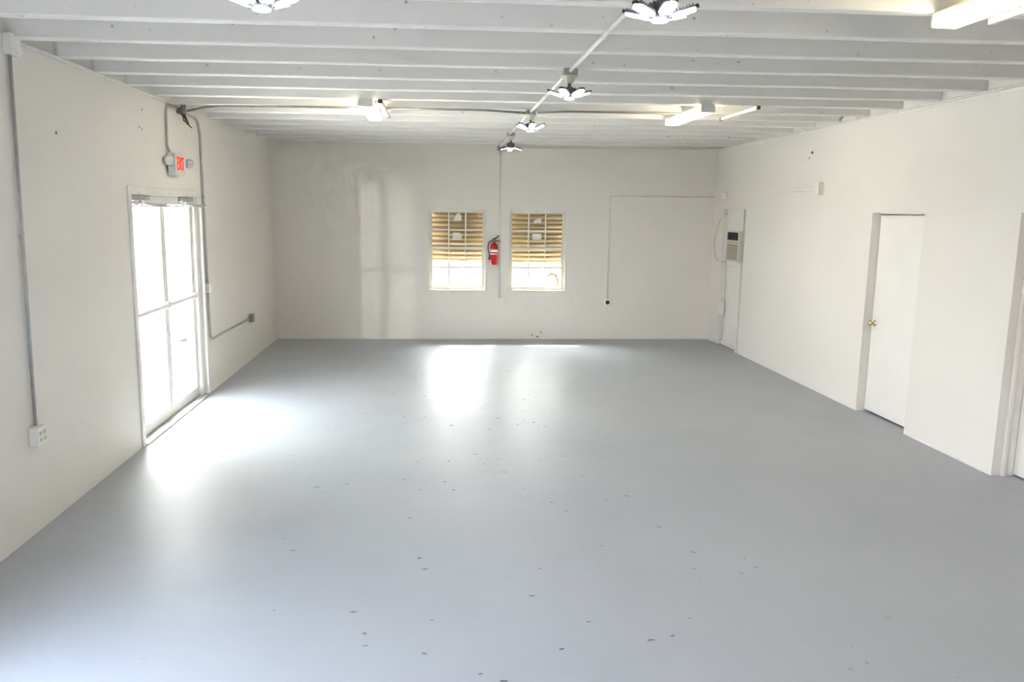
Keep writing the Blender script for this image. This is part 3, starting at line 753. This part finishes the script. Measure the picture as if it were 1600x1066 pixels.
def lamp_box(loc, label, mat='box_metal'):
    x, y, z = loc
    t = thing('lamp_holder', loc, label, 'lamp holder', 'ceiling boxes with bulb sockets')
    MB().box(x - .052, x + .052, y - .052, y + .052, z - .044, z - .001, .008).build('box', mat, t)
    m = MB(); m.lathe((x, y, z - .044), (0, 0, -1), [(0, .062), (.004, .064), (.012, .060), (.022, .040), (.050, .028), (.054, .024), (.054, 0)], 24); m.build('socket', 'porcelain', t)
    return t
bulbs = [
    ((.945, lampy[0]), 6, math.radians(-90 + 3), 'nearest bulb on the central conduit, largest of the row, at the top edge', 14),
    ((.955, lampy[1]), 6, math.radians(-61), 'second bulb along the central conduit, dark tip on its right panel', 17),
    ((.955, lampy[2]), 6, math.radians(-88), 'third bulb along the central conduit, over the thin dark cross conduit', 24),
    ((.975, lampy[3]), 3, math.radians(-150), 'farthest bulb on the central conduit, close to the far wall', -16),
    ((-.71, 3.495), 6, math.radians(-62), 'separate bulb cut by the top edge left of centre', 20),
]
HOLD = ['metal box and cream socket above the nearest central bulb', 'metal box and cream socket above the second central bulb',
        'metal box and cream socket above the third central bulb where the dark conduit crosses', 'metal box and cream socket above the farthest central bulb',
        'metal box and cream socket above the separate left bulb']
for k_, ((x, y), n, r, lb, up) in enumerate(bulbs):
    z = zc(x)
    lamp_box((x, y, z), HOLD[k_])
    led_bulb((x, y, z), n, r, lb, math.radians(up))

# ------------------------------------------------------------------ tube lamps
def tube_lamp(x, y0, y1, label, dz=0.0):
    z = zc(x) - .0004
    t = thing('tube_lamp', (x, (y0 + y1) / 2, z), label, 'ceiling lamp', 'warm wraparound tube lamps under the joists')
    MB().box(x - .062, x + .062, y0 + .012, y1 - .012, z - .022, z, .003).build('pan', 'fluo_pan', t)
    prof = [(-.066, -.020), (-.069, -.062), (-.062, -.074), (.062, -.074), (.069, -.062), (.066, -.020)]
    MB().prism([(x + a, y0 + .012, z + b) for a, b in prof], (0, y1 - y0 - .024, 0)).build('diffuser', 'fluo', t)
    for ya, yb in ((y0, y0 + .012), (y1 - .012, y1)):
        MB().prism([(x + a * 1.03, ya, z + b * 1.02) for a, b in ([(-.066, 0)] + prof + [(.066, 0)])], (0, yb - ya, 0)).build('end_cap', 'fluo_end', t)
def strip_lamp(x, y0, y1, w, label, drop=.0, far='black'):
    z = min(zc(x - w), zc(x + w)) - .003 - drop
    t = thing('strip_light', (x, (y0 + y1) / 2, z), label, 'strip light', 'narrow strip lights beside the tube lamps')
    MB().box(x - w / 2, x + w / 2, y0 + .03, y1 - .03, z - .032, z, .006).build('channel', 'strip', t)
    for ya, yb in ((y0, y0 + .03), (y1 - .03, y1)): MB().box(x - w * .52, x + w * .52, ya, yb, z - .034, z + .001, .004).build('end_cap', 'black' if ya == y0 else far, t)
tube_lamp(-.655, 7.65, 8.87, 'lit tube lamp left of the central conduit')
tube_lamp(2.58, 7.66, 8.88, 'lit tube lamp in the middle of the right half of the ceiling')
tube_lamp(2.58, 2.84, 4.06, 'large lit tube lamp at the top right corner')
strip_lamp(-.525, 7.70, 8.92, .042, 'narrow unlit strip beside the left tube lamp')
strip_lamp(3.08, 7.66, 8.70, .032, 'narrow pale strip right of the far right tube lamp')
strip_lamp(2.875, 2.95, 4.12, .032, 'narrow strip whose tip shows behind the top right tube lamp', far='strip')

# ------------------------------------------------------------------ marks that are holes or chips in the walls
def hole(c, n, r, label, squash=1.0):
    m = MB(); n = Vector(n); c = Vector(c)
    u = Vector((0, 0, 1)).cross(n).normalized()
    pts = []
    for k in range(9):
        a = 2 * math.pi * k / 9; q = r * random.uniform(.7, 1.25)
        pts.append(c + u * math.cos(a) * q * squash + Vector((0, 0, math.sin(a) * q)) + n * .0004)
    m.prism(pts, n * .0012)
    return m
holes = [((XR, 9.60, 2.86), (-1, 0, 0), .022, 1.4), ((XR, 9.66, 2.80), (-1, 0, 0), .014, .7),
         ((XL, 5.83, 2.58), (1, 0, 0), .013, 1.0), ((XL, 7.49, 2.93), (1, 0, 0), .010, 1.0), ((XL, 7.40, 2.77), (1, 0, 0), .008, 1.3), ((XL, 7.46, 2.76), (1, 0, 0), .009, 1.0),
         ((XL, 7.53, 2.66), (1, 0, 0), .008, .4), ((1.57, YB, .07), (0, -1, 0), .011, 1.2), ((1.72, YB, .115), (0, -1, 0), .013, 1.0), ((1.66, YB, .04), (0, -1, 0), .010, 2.2)]
m = MB()
for c, n, r, sq in holes:
    h = hole(c, n, r, '', sq)
    me = bpy.data.meshes.new('t'); bmesh.ops.recalc_face_normals(h.bm, faces=h.bm.faces); h.bm.to_mesh(me); h.bm.free(); m.bm.from_mesh(me); bpy.data.meshes.remove(me)
tag(m.build('wall_chips', 'hole'), 'small dark chips and nail holes scattered over the white walls', 'chips', kind='stuff')

# ------------------------------------------------------------------ outdoors
tag(MB().box(-40, 40, -30, 50, -.25, -.13).build('ground', 'concrete'), 'worn grey asphalt ground outside', 'ground', kind='structure')

nb_ = thing('glare_block_building', (-9.0, 17.0, -.13), 'low white building added beyond the glass door to cut floor glare', 'building')  # added block hiding low sky, so the door reflects less on the floor
MB().box(-14.0, -4.3, 12.8, 22.0, -.13, 3.0).build('wall', 'wall_out', nb_)
MB().box(-14.2, -4.1, 12.6, 22.2, 3.0, 3.2, .02).build('roof_slab', 'roof', nb_)
tag(MB().box(-14, XL - .2, 5.0, 12.8, -.13, -.02, .01).build('bounce_paving', 'walk'), 'pale concrete walkway added outside the glass door to bounce daylight', 'bounce_paving', kind='structure')  # added slab: whitens the view through the door and bounces daylight in
cn = thing('glare_block_canopy', (XL - .9, 8.05, 2.5), 'flat canopy added unseen over the glass door to shorten floor glare', 'canopy', kind='structure')  # added, unseen: hides high sky from the floor reflection of the door
MB().box(XL - 2.1, XL - .2, 5.6, 10.2, 2.46, 2.56, .01).build('canopy_slab', 'roof', cn)
# ------------------------------------------------------------------ light
w = bpy.data.worlds.new('World'); S.world = w; w.use_nodes = True
nt = w.node_tree
bg = nt.nodes['Background']
tc = nt.nodes.new('ShaderNodeTexCoord'); sp = nt.nodes.new('ShaderNodeSeparateXYZ'); nt.links.new(tc.outputs['Generated'], sp.inputs[0])
rp = nt.nodes.new('ShaderNodeValToRGB'); nt.links.new(sp.outputs[2], rp.inputs[0])
rp.color_ramp.elements[0].position = 0.0; rp.color_ramp.elements[0].color = (0.96, 0.96, 1.0, 1)
rp.color_ramp.elements[1].position = 0.8; rp.color_ramp.elements[1].color = (0.50, 0.68, 1.0, 1)
# broad glare of the hazy sky around the sun
SUN = Vector((-.23, 1.0, 1.25)).normalized()
dt = nt.nodes.new('ShaderNodeVectorMath'); dt.operation = 'DOT_PRODUCT'; nt.links.new(tc.outputs['Generated'], dt.inputs[0]); dt.inputs[1].default_value = SUN
gl = math_(nt, 'MULTIPLY', math_(nt, 'POWER', math_(nt, 'MAXIMUM', dt.outputs['Value'], 0.0), 6.0), 12.5)
gc = nt.nodes.new('ShaderNodeCombineColor')
for i_, k_ in enumerate((1.0, .97, .92)): nt.links.new(math_(nt, 'MULTIPLY', gl, k_), gc.inputs[i_])
nt.links.new(mixc(nt, 1.0, rp.outputs[0], gc.outputs[0], 'ADD'), bg.inputs[0]); bg.inputs[1].default_value = 3.0
sun = bpy.data.lights.new('sun', 'SUN'); sun.energy = 8.0; sun.angle = math.radians(.6); sun.color = (1.0, .95, .86)
so = bpy.data.objects.new('sun', sun); COL.objects.link(so)
so.rotation_euler = Vector((.23, -1.0, -1.25)).to_track_quat('-Z', 'Y').to_euler()
# added spot in place of sun glinting off an unseen car outside
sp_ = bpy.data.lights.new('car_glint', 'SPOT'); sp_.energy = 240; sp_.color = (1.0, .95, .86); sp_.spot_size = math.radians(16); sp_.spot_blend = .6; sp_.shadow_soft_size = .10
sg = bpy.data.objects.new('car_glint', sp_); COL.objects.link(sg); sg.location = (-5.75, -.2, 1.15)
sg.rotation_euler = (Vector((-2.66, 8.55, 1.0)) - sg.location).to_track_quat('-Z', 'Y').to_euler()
# daylight portals in the openings
def portal(c, sx, sy, nrm):
    l = bpy.data.lights.new('portal', 'AREA'); l.shape = 'RECTANGLE'; l.size = sx; l.size_y = sy; l.cycles.is_portal = True
    o = bpy.data.objects.new('portal', l); COL.objects.link(o); o.location = c; o.rotation_euler = Vector(nrm).to_track_quat('-Z', 'Y').to_euler()
portal((XL - .21, (LD[0] + LD[1]) / 2, 1.1), 2.25, 2.1, (1, 0, 0))
portal((XL - .21, (LO[0] + LO[1]) / 2, 1.05), 2.8, 2.15, (1, 0, 0))
for W in (W1, W2): portal(((W[0] + W[1]) / 2, YB + .21, (W[2] + W[3]) / 2), 1.1, 1.4, (0, -1, 0))

# ------------------------------------------------------------------ camera
cam = bpy.data.cameras.new('camera'); co = bpy.data.objects.new('camera', cam); COL.objects.link(co)
cam.sensor_fit = 'HORIZONTAL'; cam.sensor_width = 36.0; cam.lens = F_PX / 1600 * 36.0; cam.clip_start = .05; cam.clip_end = 200
cy, sy, cp, sp2 = math.cos(YAW), math.sin(YAW), math.cos(PITCH), math.sin(PITCH)
fw = Vector((sy * cp, cy * cp, -sp2)); rt = Vector((cy, -sy, 0)); up = rt.cross(fw)
cr, sr = math.cos(ROLL), math.sin(ROLL)
r2 = rt * cr + up * sr; u2 = -rt * sr + up * cr
Mx = Matrix((r2, u2, -fw)).transposed().to_4x4(); Mx.translation = (0, 0, CAM_H)
co.matrix_world = Mx
S.camera = co
cyc = S.cycles
cyc.max_bounces = 12; cyc.diffuse_bounces = 8; cyc.glossy_bounces = 6; cyc.transparent_max_bounces = 12
cyc.caustics_reflective = False; cyc.caustics_refractive = False; cyc.sample_clamp_indirect = 8.0
cyc.use_denoising = True; cyc.use_adaptive_sampling = True; cyc.adaptive_threshold = 0.025
vs = S.view_settings
vs.view_transform = 'Standard'; vs.look = 'None'; vs.gamma = 1.0; vs.use_curve_mapping = False
vs.exposure = 2.74
